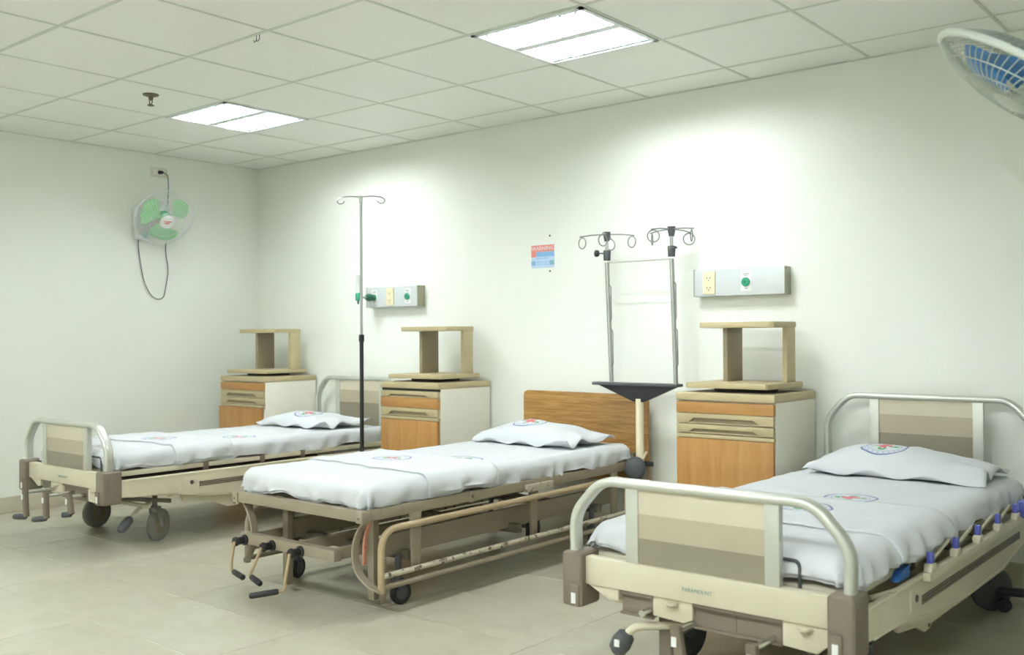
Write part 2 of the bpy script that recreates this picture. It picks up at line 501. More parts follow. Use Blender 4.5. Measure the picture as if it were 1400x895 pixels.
# ------------------------------------------------------------------ cloth
def base_noise(x, y, sd):
    return .006 * noise.noise(Vector((x * 3, y * 3, sd))) + .003 * noise.noise(Vector((x * 9, y * 9, sd + 5)))
def drape(name, mat, a, b0, b1, rad, drop, ztop, sd, parent=None, off=0, ends=(1, 1), du=.016, wr=1.0, thick=0, skew=0, flatdrop=None):
    """cloth over a mattress: flat inside |x|<a, b0<y<b1, then round an edge of radius rad and hang"""
    s0, s1 = -a - drop, a + drop
    t0 = b0 - (drop if ends[0] else 0); t1 = b1 + (drop if ends[1] else 0)
    nu = int((s1 - s0) / du); nv = int((t1 - t0) / du)
    vs = []; uvs = []; fs = []
    for j in range(nv + 1):
        for i in range(nu + 1):
            s = s0 + (s1 - s0) * i / nu; t = t0 + (t1 - t0) * j / nv
            cs = max(-a, min(a, s)); ct = max(b0, min(b1, t))
            ds, dt = s - cs, t - ct
            if not ends[0]: dt = max(dt, 0) if t < b0 else dt
            if not ends[1]: dt = min(dt, 0) if t > b1 else dt
            r = math.hypot(ds, dt)
            hem = drop * (.95 + .22 * noise.noise(Vector((s * 4 if abs(dt) > abs(ds) else t * 4, sd, 3))) + .05 * noise.noise(Vector((s * 15 if abs(dt) > abs(ds) else t * 15, sd, 8))))
            # hem waves
            if r > hem: k = hem / r; ds *= k; dt *= k; r = hem
            x, y, z = cs, ct, ztop + off
            if skew: y += skew * cs
            if r > 1e-6:
                nx, ny = ds / r, dt / r
                rr = rad + off; q = rr * math.pi / 2
                if r < q: ho = rr * math.sin(r / rr); dz = rr * (1 - math.cos(r / rr))
                else: ho = rr; dz = rr + (r - q)
                e = t if abs(ds) > abs(dt) else s
                if ds and dt: e = (t + s) + .35 * math.atan2(abs(ds), abs(dt))
                dep = min(1, dz / .11)
                wv = (.6 * math.sin(e * 34 + 6 * noise.noise(Vector((e * 4, sd, 0))) + dz * 22) + 1.1 * noise.noise(Vector((e * 13 + dz * 14, dz * 9, sd))) + .8 * noise.noise(Vector((e * 5, dz * 4, sd + 2))) + .5 * noise.noise(Vector((e * 31 - dz * 25, dz * 18, sd + 7))))
                ho += wr * dep * .013 * wv + wr * dep * .006
                if ds and dt: ho += wr * .014 * dep * math.sin(8 * math.atan2(abs(ds), abs(dt)))
                ho -= .012 * dep * dep
                x += nx * ho; y += ny * ho; z -= dz
            z += base_noise(cs, ct, sd) + wr * .0022 * noise.noise(Vector((x * 17, y * 17, sd)))
            vs.append((x, y, z)); uvs.append((s, t))
    for j in range(nv):
        for i in range(nu):
            p = j * (nu + 1) + i
            fs.append((p, p + 1, p + nu + 2, p + nu + 1))
    me = bpy.data.meshes.new(name); me.from_pydata(vs, [], fs)
    uv = me.uv_layers.new(name='UVMap')
    for l in me.loops: uv.data[l.index].uv = uvs[l.vertex_index]
    me.materials.append(mat); me.polygons.foreach_set('use_smooth', [True] * len(me.polygons))
    o = bpy.data.objects.new(name, me); COL.objects.link(o)
    if parent: o.parent = parent
    if thick:
        m_ = o.modifiers.new('thickness', 'SOLIDIFY'); m_.thickness = thick; m_.offset = -1
    return o

def pillow(name, mat, label, loc, rz, a=.30, b=.20, hgt=.11, sd=1, flap=.07, lean=0.0):
    nu, nv = 52, 36; vs = []; fs = []; uvs = []
    for side in (1, -1):
        for j in range(nv + 1):
            for i in range(nu + 1):
                u = -1 + 2 * i / nu; v = -1 + 2 * j / nv
                fu = max(0, 1 - u * u); fv = max(0, 1 - v * v)
                th = hgt * (fu * fv) ** .42
                x = a * u * (1 - .05 * fv); y = b * v * (1 - .07 * fu)
                if u > .72: x += flap * (u - .72) / .28 ; th *= 1 - .55 * ((u - .72) / .28)
                wv = noise.noise(Vector((x * 7, y * 7, sd))) * .5 + noise.noise(Vector((x * 18, y * 18, sd + 3))) * .25
                edge = 1 - min(fu, fv)
                if side > 0:
                    z = .024 + .82 * th + wv * .022 * (.4 + .6 * (th / hgt)) + .012 * edge ** 6 * math.sin(9 * (u + v) + sd)
                    z += lean * (v + 1) * .5 * .05
                    if u > .75: z += .020 * (u - .75) / .25 * (.6 + math.sin(7 * v + sd))
                else:
                    z = .024 - .22 * th * .9 + .012 * edge ** 6 * math.sin(9 * (u + v) + sd)
                    z = max(z, .004)
                    if u > .75: z += .020 * (u - .75) / .25 * (.6 + math.sin(7 * v + sd))
                    if min(fu, fv) <= 0:
                        z = vs[j * (nu + 1) + i][2] - .004
                vs.append((x, y, z)); uvs.append((x, y) if side > 0 else (x + 9, y))
        o0 = 0 if side > 0 else (nu + 1) * (nv + 1)
        for j in range(nv):
            for i in range(nu):
                p = o0 + j * (nu + 1) + i
                q = (p, p + 1, p + nu + 2, p + nu + 1)
                fs.append(q if side > 0 else q[::-1])
    # close the rim
    N = (nu + 1) * (nv + 1)
    rim = [i for i in range(nu + 1)] + [j * (nu + 1) + nu for j in range(1, nv + 1)] + [nv * (nu + 1) + i for i in range(nu - 1, -1, -1)] + [j * (nu + 1) for j in range(nv - 1, 0, -1)]
    for p, q in zip(rim, rim[1:] + rim[:1]): fs.append((p, p + N, q + N, q))
    me = bpy.data.meshes.new(name); me.from_pydata(vs, [], fs)
    uv = me.uv_layers.new(name='UVMap')
    for l in me.loops: uv.data[l.index].uv = uvs[l.vertex_index]
    me.materials.append(mat); me.polygons.foreach_set('use_smooth', [True] * len(me.polygons))
    o = bpy.data.objects.new(name, me); COL.objects.link(o)
    o.location = loc; o.rotation_euler = (0, 0, rz)
    return tag(o, label, 'pillow', 'white pillows at the bed heads')

def bedding(xc, yf, which, sd, mat_y, ztop, fold, emb_sheet, emb_fold, a=.40, rad=.045):
    """mattress under its sheet, and the blanket spread over its foot half with the top folded back"""
    y0, y1 = mat_y
    ms = thing('mattress', 'thin mattress in a white sheet on the %s bed' % which, 'mattress', (xc, yf, 0), 0, 'mattresses of the three beds')
    MB().box(-a + .05, a - .05, y0 + .05, y1 - .05, ztop - .09, ztop - .02).build('core', M['white'], ms, bevel=.03, seg=3)
    drape('sheet', cloth_mat('sheet_cloth_' + which, [emb_sheet]), a - rad, y0 + rad, y1 - rad, rad, .125, ztop, sd, ms, 0, wr=1.4)
    bl = thing('blanket', 'white blanket folded back over the foot of the %s bed' % which, 'blanket', (xc, yf, 0), 0, 'white blankets on the bed feet')
    drape('spread', cloth_mat('spread_cloth_' + which, []), a - rad, y0 + rad, fold[1] - .02, rad, .128, ztop, sd, bl, .009, (1, 0), wr=1.45)
    drape('folded_band', cloth_mat('band_cloth_' + which, [emb_fold], col='#dcdfe2'), a - rad, fold[0], fold[1], rad, .135, ztop, sd, bl, .017, (0, 0), wr=1.5, thick=.006, skew=fold[2])

# ------------------------------------------------------------------ cream hospital bed
def caster(parent, x, y, rz, rad, wd, top, fork_mat, tyre_mat, hub_mat, trail):
    c, s = math.cos(rz), math.sin(rz)
    T = Matrix.Translation((x, y, 0)) @ Matrix.Rotation(rz, 4, 'Z')
    fk = MB().cyl((0, 0, rad * 1.75), (0, 0, top), .014, n=12)
    fk.lathe((0, 0, rad * 1.85), (0, 0, rad * 2.2), [(0, .03), (1, .024)], 16)
    for k in (-1, 1):
        xx = k * (wd / 2 + .005)
        fk.prism([(-.022, rad * 2.1), (.022, rad * 2.1), (trail + .014, rad), (trail, rad - .014), (trail - .014, rad)], 0, xx - .003, xx + .003)
    fk.box(-wd / 2 - .008, wd / 2 + .008, -.024, .024, rad * 2.06, rad * 2.16)
    f = fk.move(T).build('caster', fork_mat, parent)
    wh = MB().lathe((-wd / 2, trail, rad), (wd / 2, trail, rad), [(0, rad * .62), (0, rad * .9), (.18, rad), (.82, rad), (1, rad * .9), (1, rad * .62)], 28)
    wh.move(T).build('tyre', tyre_mat, f)
    hb = MB().lathe((-wd / 2 - .003, trail, rad), (wd / 2 + .003, trail, rad), [(0, rad * .2), (.02, rad * .22), (.1, rad * .64), (.9, rad * .64), (.98, rad * .22), (1, rad * .2)], 20)
    hb.move(T).build('wheel_hub', hub_mat, f)
    return f

def end_panel(parent, y, kind, z0, bands, ztop, kink, hw, sh):
    """bent aluminium loop with two posts and a banded board"""
    pth = fillet([(-hw, y, z0), (-hw - .004, y, kink), (-sh, y, ztop - .014), (sh, y, ztop - .014), (hw + .004, y, kink), (hw, y, z0)], .05, 7)
    MB().sweep(pth, rrect(.028, .046, .45, 4), up=(0, 1, 0)).build(kind + '_loop', M['alu'], parent)
    for s in (-1, 1):
        MB().box(min(s * .2, s * .243), max(s * .2, s * .243), y - .013, y + .013, bands[0], ztop - .02).build('panel_post', M['alu'], parent, bevel=.003)
    pb = MB()
    for k in range(3): pb.box(-.2, .2, y - .008, y + .008, bands[k], bands[k + 1], k)
    pb.build(kind + '_board', [M['band_d'], M['band_m'], M['band_l']], parent, smooth=False, label='board in three bands of beige and grey')

def crank(parent, p, rod_y, arm_dir, arm_len, grip_dir, grip_len, arm=True):
    x, y, z = p
    rod = MB().cyl((x, y + .15, z), (x, rod_y, z), .010, n=12).build('crank_rod', M['chrome'], parent)
    if not arm: return
    e = Vector((x, rod_y, z)); d = Vector(arm_dir).normalized(); q = e + d * arm_len
    g = Vector(grip_dir).normalized()
    am = MB().sweep([e - d * .016, e + d * arm_len * .55, q], rrect(.032, .026, .3, 2), up=(0, 1, 0)).build('crank_arm', M['brown'], rod)
    MB().box(x - .008, x + .008, rod_y - .0185, rod_y - .015, z - .035, z - .008).build('sticker', M['white'], rod)
    MB().lathe(q, q + g * grip_len, [(0, .010), (.06, .014), (.5, .0155), (.94, .014), (1, .010)], 12).build('crank_grip', M['dgrey'], rod)

def cream_bed(label, xc, yf, variant):
    B = thing('hospital_bed', label, 'hospital bed', (xc, yf, 0), 0, 'cream hospital beds')
    LEN = 2.05
    for y, k in ((0, 'foot'), (LEN, 'head')):
        MB().box(-.388, .388, y - .02, y + .02, .325, .41).build(k + '_beam', M['cream'], B, bevel=.006)
        for s in (-1, 1):
            y0, y1 = (y - .045, y + .06) if k == 'foot' else (y - .06, y + .045)
            br = MB().box(min(s * .383, s * .457), max(s * .383, s * .457), y0, y1, .255, .422).build('corner_bumper', M['brown'], B, bevel=.014, seg=3)
            if k == 'foot':
                la = MB().box(min(s * .39, s * .425), max(s * .39, s * .425), y0 - .006, y0 + .02, .258, .325).build('latch', M['brown'], br, bevel=.004)
                MB().box(min(s * .40, s * .416), max(s * .40, s * .416), y0 - .0075, y0 - .005, .268, .30).build('sticker', M['white'], br)
                MB().prism([(y0 + .03, .30), (y0 + .04, .30), (y0 + .04, .395), (y0 + .03, .395)], 0, s * .456, s * .459).build('scuff_strip', M['brown'], br)
    MB().box(-.055, .055, -.0215, -.0195, .353, .371).build('name_plate', M['cream'], B)
    text_mesh('maker_lettering', 'PARAMOUNT', .0155, plain('teal_print', '#6f8f86', .6), B, Matrix.Translation((0, -.0215, .362)) @ FACE_CAM_Y)
    end_panel(B, 0, 'foot', .40, (.41, .486, .558, .632), .657, .535, .43, .335)
    end_panel(B, LEN, 'head', .40, (.41, .636, .72, .80), .815, .685, .44, .345)
    # deck in four hinged sections under the mattress
    for k, (a, b) in enumerate(((.05, .56), (.585, .93), (.955, 1.22), (1.245, 2.0))):
        d = MB().box(-.405, .405, a, b, .384, .410).build('deck_section', M['cream'], B, bevel=.005)
        for s in (-1, 1):
            MB().box(min(s * .385, s * .408), max(s * .385, s * .408), b - .004, b + .029, .372, .414).build('deck_hinge', M['brown'], d, bevel=.003)
    # long side panels with a grooved strip
    prof = [(.055, .285), (.055, .372), (1.995, .372), (1.995, .285), (1.72, .245), (1.45, .212), (.85, .212), (.58, .232), (.34, .268)]
    for s in (-1, 1):
        x0, x1 = sorted((s * .432, s * .452))
        p = MB().prism(prof, 0, x0, x1).build('side_panel', M['cream'], B, bevel=.005)
        xo = s * .4525
        st = MB()
        for k in range(3): st.box(min(xo, xo + s * .003), max(xo, xo + s * .003), .50, 1.70, .291 + k * .0095, .298 + k * .0095)
        st.build('grooved_strip', M['brown'], p)
        MB().cyl((xo - s * .004, .455, .318), (xo + s * .002, .455, .318), .011, n=14).build('boss', M['dgrey'], p)
        fr = MB()
        fr.box(min(xo, xo + s * .003), max(xo, xo + s * .003), .07, 1.97, .360, .366)
        fr.sweep([(xo, .10, .283), (xo, .36, .278), (xo, .40, .29), (xo, .40, .35)], rrect(.004, .005, .3, 1), up=(1, 0, 0))
        fr.sweep([(xo, .47, .262), (xo, .60, .243), (xo, .88, .226), (xo, 1.44, .226), (xo, 1.70, .258)], rrect(.004, .006, .3, 1), up=(1, 0, 0))
        fr.build('moulding', M['cream'], p)
        # lower valance set back below the panel
        x0, x1 = sorted((s * .395, s * .41))
        lp = MB().prism([(.40, .30), (1.65, .30), (1.62, .20), (1.3, .175), (.75, .175), (.43, .215)], 0, x0, x1).build('valance', M['cream'], B, bevel=.003)
        MB().prism([(.62, .19), (.83, .19), (.78, .150), (.72, .148)], 0, min(s * .38, s * .394), max(s * .38, s * .394)).build('bracket', M['cream'], lp)
        MB().cyl((s * .372, .76, .164), (s * .398, .76, .164), .009, n=12).build('bolt', M['brown'], lp)
    # frame under the deck
    fr = MB()
    for s in (-1, 1): fr.box(s * .29 - .025, s * .29 + .025, .03, 2.02, .27, .325)
    for y in (.36, 1.0, 1.68): fr.box(-.43, .43, y - .03, y + .03, .255, .31)
    fr.build('under_frame', M['cream'], B, bevel=.004)
    MB().box(-.22, .22, .18, 1.5, .30, .35).build('lift_mechanism', M['olddark'], B, bevel=.004)
    # cream plates and brown housings under the foot beam
    MB().prism([(-.15, .325), (-.02, .325), (-.02, .275), (-.05, .262), (-.15, .268)], 1, -.012, .06).build('foot_plate', M['cream'], B, bevel=.003)
    MB().prism([(.25, .325), (.383, .325), (.383, .285), (.345, .252), (.25, .258)], 1, -.012, .06).build('foot_plate', M['cream'], B, bevel=.003)
    MB().prism([(-.383, .325), (-.27, .325), (-.27, .29), (-.30, .285)], 1, -.012, .06).build('foot_plate', M['cream'], B, bevel=.003)
    for x in (-.085, .315): MB().lathe((x, -.016, .318), (x, -.016, .306), [(0, .02), (.6, .02), (1, .014)], 14).build('plate_button', M['cream'], B)
    for a, b in ((-.262, -.15), (-.02, .11), (.112, .25)):
        h = MB().box(a, b, .0, .10, .258, .322)
        h.box(a, b, -.014, .0, .315, .324); h.box(a, b, -.014, .0, .255, .262)
        h.build('crank_housing', M['brown'], B)
    # casters, brake linkage, pedal
    sw = {'left': ((-.35, .32, .10), (.28, .34, .38), (-.33, 1.68, .4), (.33, 1.68, .4)),
          'right': ((-.30, .40, -.3), (.33, .36, .3), (-.33, 1.68, .4), (.335, 1.66, -.7))}[variant]
    for x, y, rz in sw: caster(B, x, y, rz, .086, .032, .265, M['rubber'] if variant == 'left' else M['dgrey'], M['rubber'] if variant == 'left' else M['dgrey'], M['brown'] if variant == 'left' else M['dgrey'], .03)
    MB().tube([(-.36, .22, .205), (.36, .26, .205)], .011, 10).build('brake_bar', M['cream'], B)
    MB().tube([(.20, .10, .255), (.34, .40, .215)], .012, 10).build('brake_link', M['olddark'], B)
    if variant == 'right':
        pd = MB().tube(fillet([(-.06, .10, .232), (-.14, .02, .232), (-.205, -.02, .228), (-.232, -.03, .20)], .04, 6), .012, 10).build('brake_pedal', M['cream'], B)
        MB().lathe((-.226, -.028, .208), (-.262, -.044, .145), [(0, .014), (.12, .026), (.5, .031), (.85, .027), (1, .014)], 16).build('pedal_grip', M['dgrey'], pd)
        MB().box(-.249, -.233, -.068, -.063, .172, .192).build('sticker', M['white'], pd)
        MB().sweep([(-.14, .05, .26), (-.14, .05, .06)], rrect(.042, .03, .2, 2), up=(0, 1, 0)).build('pedestal_leg', M['brown'], B)
        crank(B, (-.165, .0, .278), -.05, (0, 0, -1), .1, (1, 0, 0), .08, arm=False)
        crank(B, (-.02, .0, .262), -.10, (.16, .02, -1), .16, (1, -.3, -.1), .09)
        crank(B, (.22, .0, .268), -.13, (.05, .02, -1), .13, (-1, -.3, -.1), .09)
    else:
        pd = MB().tube(fillet([(.26, .32, .205), (.31, .22, .19), (.34, .16, .14)], .05, 6), .011, 10).build('brake_pedal', M['cream'], B)
        MB().lathe((.332, .175, .155), (.352, .10, .098), [(0, .012), (.12, .022), (.5, .026), (.85, .023), (1, .012)], 16).build('pedal_grip', M['dgrey'], pd)
        crank(B, (-.11, .0, .287), -.165, (.10, 0, -1), .125, (-1, -.35, -.05), .085)
        crank(B, (.085, .0, .287), -.150, (.06, 0, -1), .115, (-1, -.45, -.12), .085)
        crank(B, (.21, .0, .285), -.09, (.45, -.1, -1), .09, (-1, -.6, -.1), .05)
    # wire stop that keeps the mattress from sliding
    MB().tube(fillet([(.10, .045, .395), (.10, .045, .475), (.275, .045, .475), (.275, .045, .395)], .02, 5), .0055, 8).build('mattress_stop', M['dgrey'], B)
    if variant == 'right':
        for s in (-1, 1):
            x0, x1 = sorted((s * .455, s * .478))
            sr = MB().box(x0, x1, .50, 1.64, .360, .385).build('side_rail', M['cream'], B, bevel=.004)
            for k in range(5):
                y = .54 + k * .26
                ps = MB().prism([(y - .028, .385), (y + .028, .385), (y + .016, .408), (y - .016, .408)], 0, x0, x1).build('rail_post', M['cream'], sr, bevel=.002)
                MB().box(x0 + .003, x1 - .003, y - .012, y + .012, .405, .44).build('rail_joint', M['blue'], sr, bevel=.003)
                if k < 4:
                    MB().sweep([(s * .448, y + .01, .39), (s * .448, y + .25, .432)], rrect(.008, .012, .3, 1)).build('rail_strut', M['cream'], sr)
            MB().box(x0 - .002, x1 + .002, 1.66, 1.74, .375, .44).build('rail_lock', M['blue'], sr, bevel=.006)
            MB().tube(fillet([(s * .45, .50, .372), (s * .45, .30, .372), (s * .40, .22, .36)], .05, 5), .008, 8).build('rail_hook', M['cream'], sr)
            MB().prism([(.37, .376), (.47, .376), (.47, .412), (.40, .402)], 0, min(s * .405, s * .43), max(s * .405, s * .43)).build('deck_clip', M['skyblue'], B, bevel=.003)
    return B

cream_bed('cream hospital bed by the left wall, cranks pulled out at its foot', 1.245, -2.13, 'left')
cream_bed('cream hospital bed nearest the viewer with a rail folded down along its side', 4.99, -2.15, 'right')
bedding(1.245, -2.13, 'left', 3.1, (.05, 1.94), .505, (.36, .72, .06), (.20, .93), (0.05, .50))
bedding(4.99, -2.15, 'right', 8.4, (.05, 1.96), .500, (.34, .86, .03), (.055, 1.005), (.04, .62), .432, .07)
pillow('pillow', cloth_mat('pillow_cloth_left', [(.03, -.04)]), 'limp white pillow with open corner flaps on the left bed', (1.235, -.50, .503), .03, .31, .20, .085, 2.3, .05)
pillow('pillow', cloth_mat('pillow_cloth_right', [(-.03, -.05)]), 'white pillow with a printed emblem on the bed nearest the viewer', (4.98, -.46, .498), .03, .32, .21, .12, 5.7, .07)

# ------------------------------------------------------------------ old crank bed in the middle
def old_bed():
    xc, yf = 3.115, -2.10
    B = thing('crank_bed', 'old taupe steel crank bed with an oak headboard, in the middle', 'hospital bed', (xc, yf, 0))
    P = M['oldpaint']
    MB().box(-.412, .412, -.012, .022, .376, .420).build('foot_rail', P, B, bevel=.004)
    MB().box(-.412, .412, 1.97, 2.0, .376, .420).build('head_rail', P, B, bevel=.004)
    for s in (-1, 1):
        d = MB().box(min(s * .388, s * .412), max(s * .388, s * .412), .022, 1.97, .376, .420).build('deck_rail', P, B, bevel=.003)
        if s > 0:
            MB().box(.408, .416, .60, .632, .374, .422).build('rail_clamp', P, d, bevel=.002)
            MB().cyl((.412, .616, .398), (.420, .616, .398), .007, n=10).build('clamp_bolt', M['olddark'], d)
            MB().box(.41, .425, .98, 1.18, .368, .402).build('hinge_plate', M['oldwhite'], d, bevel=.003)
        c = MB().box(min(s * .38, s * .418), max(s * .38, s * .418), -.018, .03, .372, .416).build('corner_cap', P, B, bevel=.006)
        MB().cyl((s * .398, -.018, .392), (s * .398, -.021, .392), .004, n=10).build('cap_screw', M['olddark'], c)
    for k in range(9):
        MB().box(-.386, .386, .12 + k * .22, .17 + k * .22, .398, .410).build('deck_slat', M['olddark'], B)
    hb = [(-.428, .28), (.428, .28), (.428, .735), (.42, .752), (.40, .762), (-.40, .765), (-.42, .757), (-.428, .738)]
    h = MB().prism(hb, 1, 2.018, 2.040).build('headboard', M['oak'], B, bevel=.003)
    for s in (-1, 1): MB().box(s * .33 - .02, s * .33 + .02, 2.0, 2.018, .25, .45).build('headboard_bracket', P, h)
    # guard rails folded down at each side
    for s in (-1, 1):
        x = s * .428
        g = MB().tube(fillet([(x, .07, .095), (x, .07, .337), (x, 1.80, .347), (x, 1.80, .095)], .09, 8), .0135, 10).build('guard_rail', M['oldtan'] if s > 0 else P, B)
        MB().tube([(x, .07, .158), (x, 1.80, .163)], .0115, 10).build('guard_bar', M['oldwhite'], g)
        MB().tube([(x, .07, .115), (x, 1.80, .115)], .0115, 10).build('guard_bar', P, g)
        for y in (.28, 1.05, 1.72):
            MB().prism([(y - .03, .38), (y + .03, .38), (y + .02, .16), (y - .02, .16)], 0, min(s * .398, s * .412), max(s * .398, s * .412)).build('guard_hanger', P, g, bevel=.002)
        # curved strap legs at the foot corner, primer showing inside
        st = [(s * .392, .03, .376), (s * .352, .03, .335), (s * .325, .03, .28), (s * .322, .03, .22), (s * .345, .03, .165), (s * .40, .045, .118), (s * .428, .07, .105)]
        MB().sweep(fillet(st, .05, 4), rrect(.010, .034, .2, 1), up=(0, 1, 0)).build('strap_leg', P, B)
        MB().sweep([(s * .385, .05, .37), (s * .36, .05, .30), (s * .355, .05, .20)], rrect(.012, .020, .2, 1), up=(0, 1, 0)).build('strap_brace', M['rustred'], B)
    # crank beam and the long members behind it
    cb = MB().box(-.375, .240, -.005, .035, .200, .247).build('crank_beam', P, B, bevel=.004)
    for x in (-.34, -.02, .21):
        MB().box(x - .016, x + .016, .035, 1.15, .202, .246).build('base_beam', P, B, bevel=.003)
    for s in (-1, 1): MB().box(s * .30 - .012, s * .30 + .012, .20, 1.85, .195, .285).build('base_channel', P, B, bevel=.003)
    for y in (.30, 1.0, 1.66): MB().box(-.36, .36, y - .02, y + .02, .175, .215).build('base_cross', M['olddark'], B, bevel=.003)
    for x, y0, y1 in ((-.2, .12, .55), (.12, .95, 1.45), (-.15, 1.0, 1.5)):
        MB().sweep([(x, y0, .385), (x, y1, .23)], rrect(.03, .035, .2, 1)).build('lift_arm', M['olddark'], B)
    for x in (-.28, .27):
        MB().box(x - .018, x + .018, .16, .19, .025, .372).build('lift_post', P, B, bevel=.003)
    MB().sweep([(.345, .16, .20), (.345, .16, .024), (.39, .16, .024)], rrect(.004, .03, .2, 1), up=(0, 1, 0)).build('stand_foot', P, B)
    MB().sweep([(-.20, .12, .20), (-.20, .12, .024), (-.155, .12, .024)], rrect(.004, .03, .2, 1), up=(0, 1, 0)).build('stand_foot', P, B)
    MB().tube([(-.20, 1.08, .17), (.25, 1.30, .14)], .010, 8).build('brake_rod', M['olddark'], B)
    MB().box(.22, .25, 1.22, 1.30, .10, .19).build('brake_lever', M['black'], B, bevel=.006)
    # three cranks
    for x, kx, ky, kz, gx, gy in ((-.34, .02, -.08, -.115, .085, -.01), (-.15, -.035, -.10, -.115, .09, -.02), (.035, .012, -.10, -.14, -.07, -.09)):
        h0 = Vector((x, -.005, .218)); h1 = Vector((x, -.06, .218))
        c = MB().lathe(h0 + Vector((0, .004, 0)), h1, [(0, .023), (.2, .023), (.25, .016), (.75, .017), (.85, .021), (1, .018)], 16).build('crank_hub', M['black'], cb)
        e = h1 + Vector((kx, ky * .35, kz))
        MB().tube(fillet([h1, h1 + Vector((kx * .6, ky * .3, kz * .75)), e, e + Vector((gx * .25, gy * .25, 0))], .03, 5), .0065, 8).build('crank_rod', M['oldtan'], cb)
        s0 = e + Vector((gx * .2, gy * .2, 0)); s1 = s0 + Vector((gx, gy, -.012))
        MB().lathe(s0, s1, [(0, .009), (.06, .012), (.5, .0125), (.94, .012), (1, .008)], 12).build('crank_grip', M['black'], cb)
    for x, y, rz in ((-.345, .27, .3), (.335, .25, -.2), (-.345, 1.62, .2), (.335, 1.62, .6)):
        c = caster(B, x, y, rz, .047, .026, .20, M['dgrey'], M['black'], M['dgrey'], .012)
old_bed()
bedding(3.115, -2.10, 'middle', 5.9, (.025, 1.90), .512, (.36, .80, -.05), (.14, .86), (-.07, .60), .405)
pillow('pillow', cloth_mat('pillow_cloth_middle', [(-.03, -.03)]), 'plump white pillow before the oak headboard', (3.10, -.47, .51), -.04, .31, .205, .115, 9.2, .05)

# ------------------------------------------------------------------ bedside cabinets with a revolving top shelf
def cabinet(label, x0, x1, tray_first, spin, gap=.0):
    wd = x1 - x0; dp = .46
    C = thing('bedside_cabinet', label, 'cabinet', ((x0 + x1) / 2, -.25, 0), 0, 'bedside cabinets with raised shelves')
    h = wd / 2; yF, yB = -dp / 2, dp / 2
    b = MB().box(-h, h, yF + .018, yB, .06, .775).build('carcass', M['carcass'], C, bevel=.003)
    MB().box(-h - .004, h + .004, yF - .004, yB, .775, .812).build('top_frame', M['tan'], C, bevel=.006)
    MB().box(-h + .03, h - .03, yF + .05, yB - .03, .811, .8135).build('top_inlay', M['taupe'], C)
    for sx in (-1, 1):
        for sy in (-1, 1): caster(C, sx * (h - .05), sy * (dp / 2 - .06), .4, .025, .02, .062, M['dgrey'], M['black'], M['dgrey'], .006)
    def band(name, z0, z1, parent=C):
        """tan front strip with a trapezoid finger pull"""
        a = h - .002; m = (z0 + z1) / 2
        poly = [(-a, z0), (-a, z1), (a, z1), (a, z0), (a - .06, z0), (a - .10, z1 - .022), (-a + .09, z1 - .022), (-a + .06, z0)]
        o = MB().prism(poly, 1, yF - .006, yF + .014).build(name, M['tan'], parent, bevel=.002)
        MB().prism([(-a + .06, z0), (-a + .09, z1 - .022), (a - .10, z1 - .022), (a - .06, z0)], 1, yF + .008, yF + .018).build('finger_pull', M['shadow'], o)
        MB().box(-a + .055, a - .055, yF - .004, yF + .008, z0, z0 + .005).build('pull_lip', M['tan'], o)
        return o
    if tray_first:
        MB().box(-h, h, yF + .010, yF + .018, .758, .775).build('shadow_gap', M['dark'], C)
        band('pull_out_tray', .722, .760)
        d = MB().box(-h + .001, h - .001, yF - .006, yF + .018, .660, .720).build('drawer', M['orangeh'], C, bevel=.002)
        band('drawer_pull', .612, .658, d)
        zt = .607
    else:
        d = MB().box(-h + .001, h - .001, yF - .006, yF + .018, .716, .768).build('drawer', M['orangeh'], C, bevel=.002)
        band('drawer_pull', .668, .714, d)
        band('pull_out_tray', .622, .663)
        zt = .617
    MB().box(-h, h, yF - .003, yF + .018, zt - .018, zt).build('door_lintel', M['tan'], C, bevel=.002)
    MB().box(-h + .002 - gap, h - .004 - gap, yF - .006 - gap * .5, yF + .016 - gap * .5, .085, zt - .020).build('door', M['orange'], C, bevel=.002)
    # revolving upper shelf
    T = Matrix.Translation((.0, 0, 0)) @ Matrix.Rotation(spin, 4, 'Z')
    MB().lathe((0, 0, .8125), (0, 0, .832), [(0, .15), (1, .15)], 28).move(T).build('turntable', M['dark'], C)
    tr = [(-.215, -.195), (-.205, -.205), (.205, -.205), (.215, -.195), (.215, .17), (-.215, .17)]
    lo = MB().prism(tr, 2, .832, .858).move(T).build('lower_shelf', M['tan'], C, bevel=.007)
    tp = [(-.195, -.10), (-.18, -.115), (.18, -.115), (.20, -.10), (.20, .13), (-.195, .13)]
    MB().prism(tp, 2, 1.118, 1.146).move(T).build('upper_shelf', M['tan'], C, bevel=.006)
    for sx, a, bb in ((-1, -.03, .125), (1, .035, .125)):
        xx = -.095 if sx < 0 else .185
        u = MB().box(xx - .012, xx + .012, a, bb, .858, 1.119).move(T).build('upright', M['taupe'] if sx < 0 else M['tan'], C, bevel=.003)
    return C
cabinet('bedside cabinet in the corner by the left wall, its door sitting askew', .205, .70, False, .06, .012)
cabinet('bedside cabinet between the left bed and the middle bed', 1.885, 2.37, True, .05)
cabinet('largest looking bedside cabinet, between the middle bed and the nearest bed', 3.953, 4.452, False, -.03)

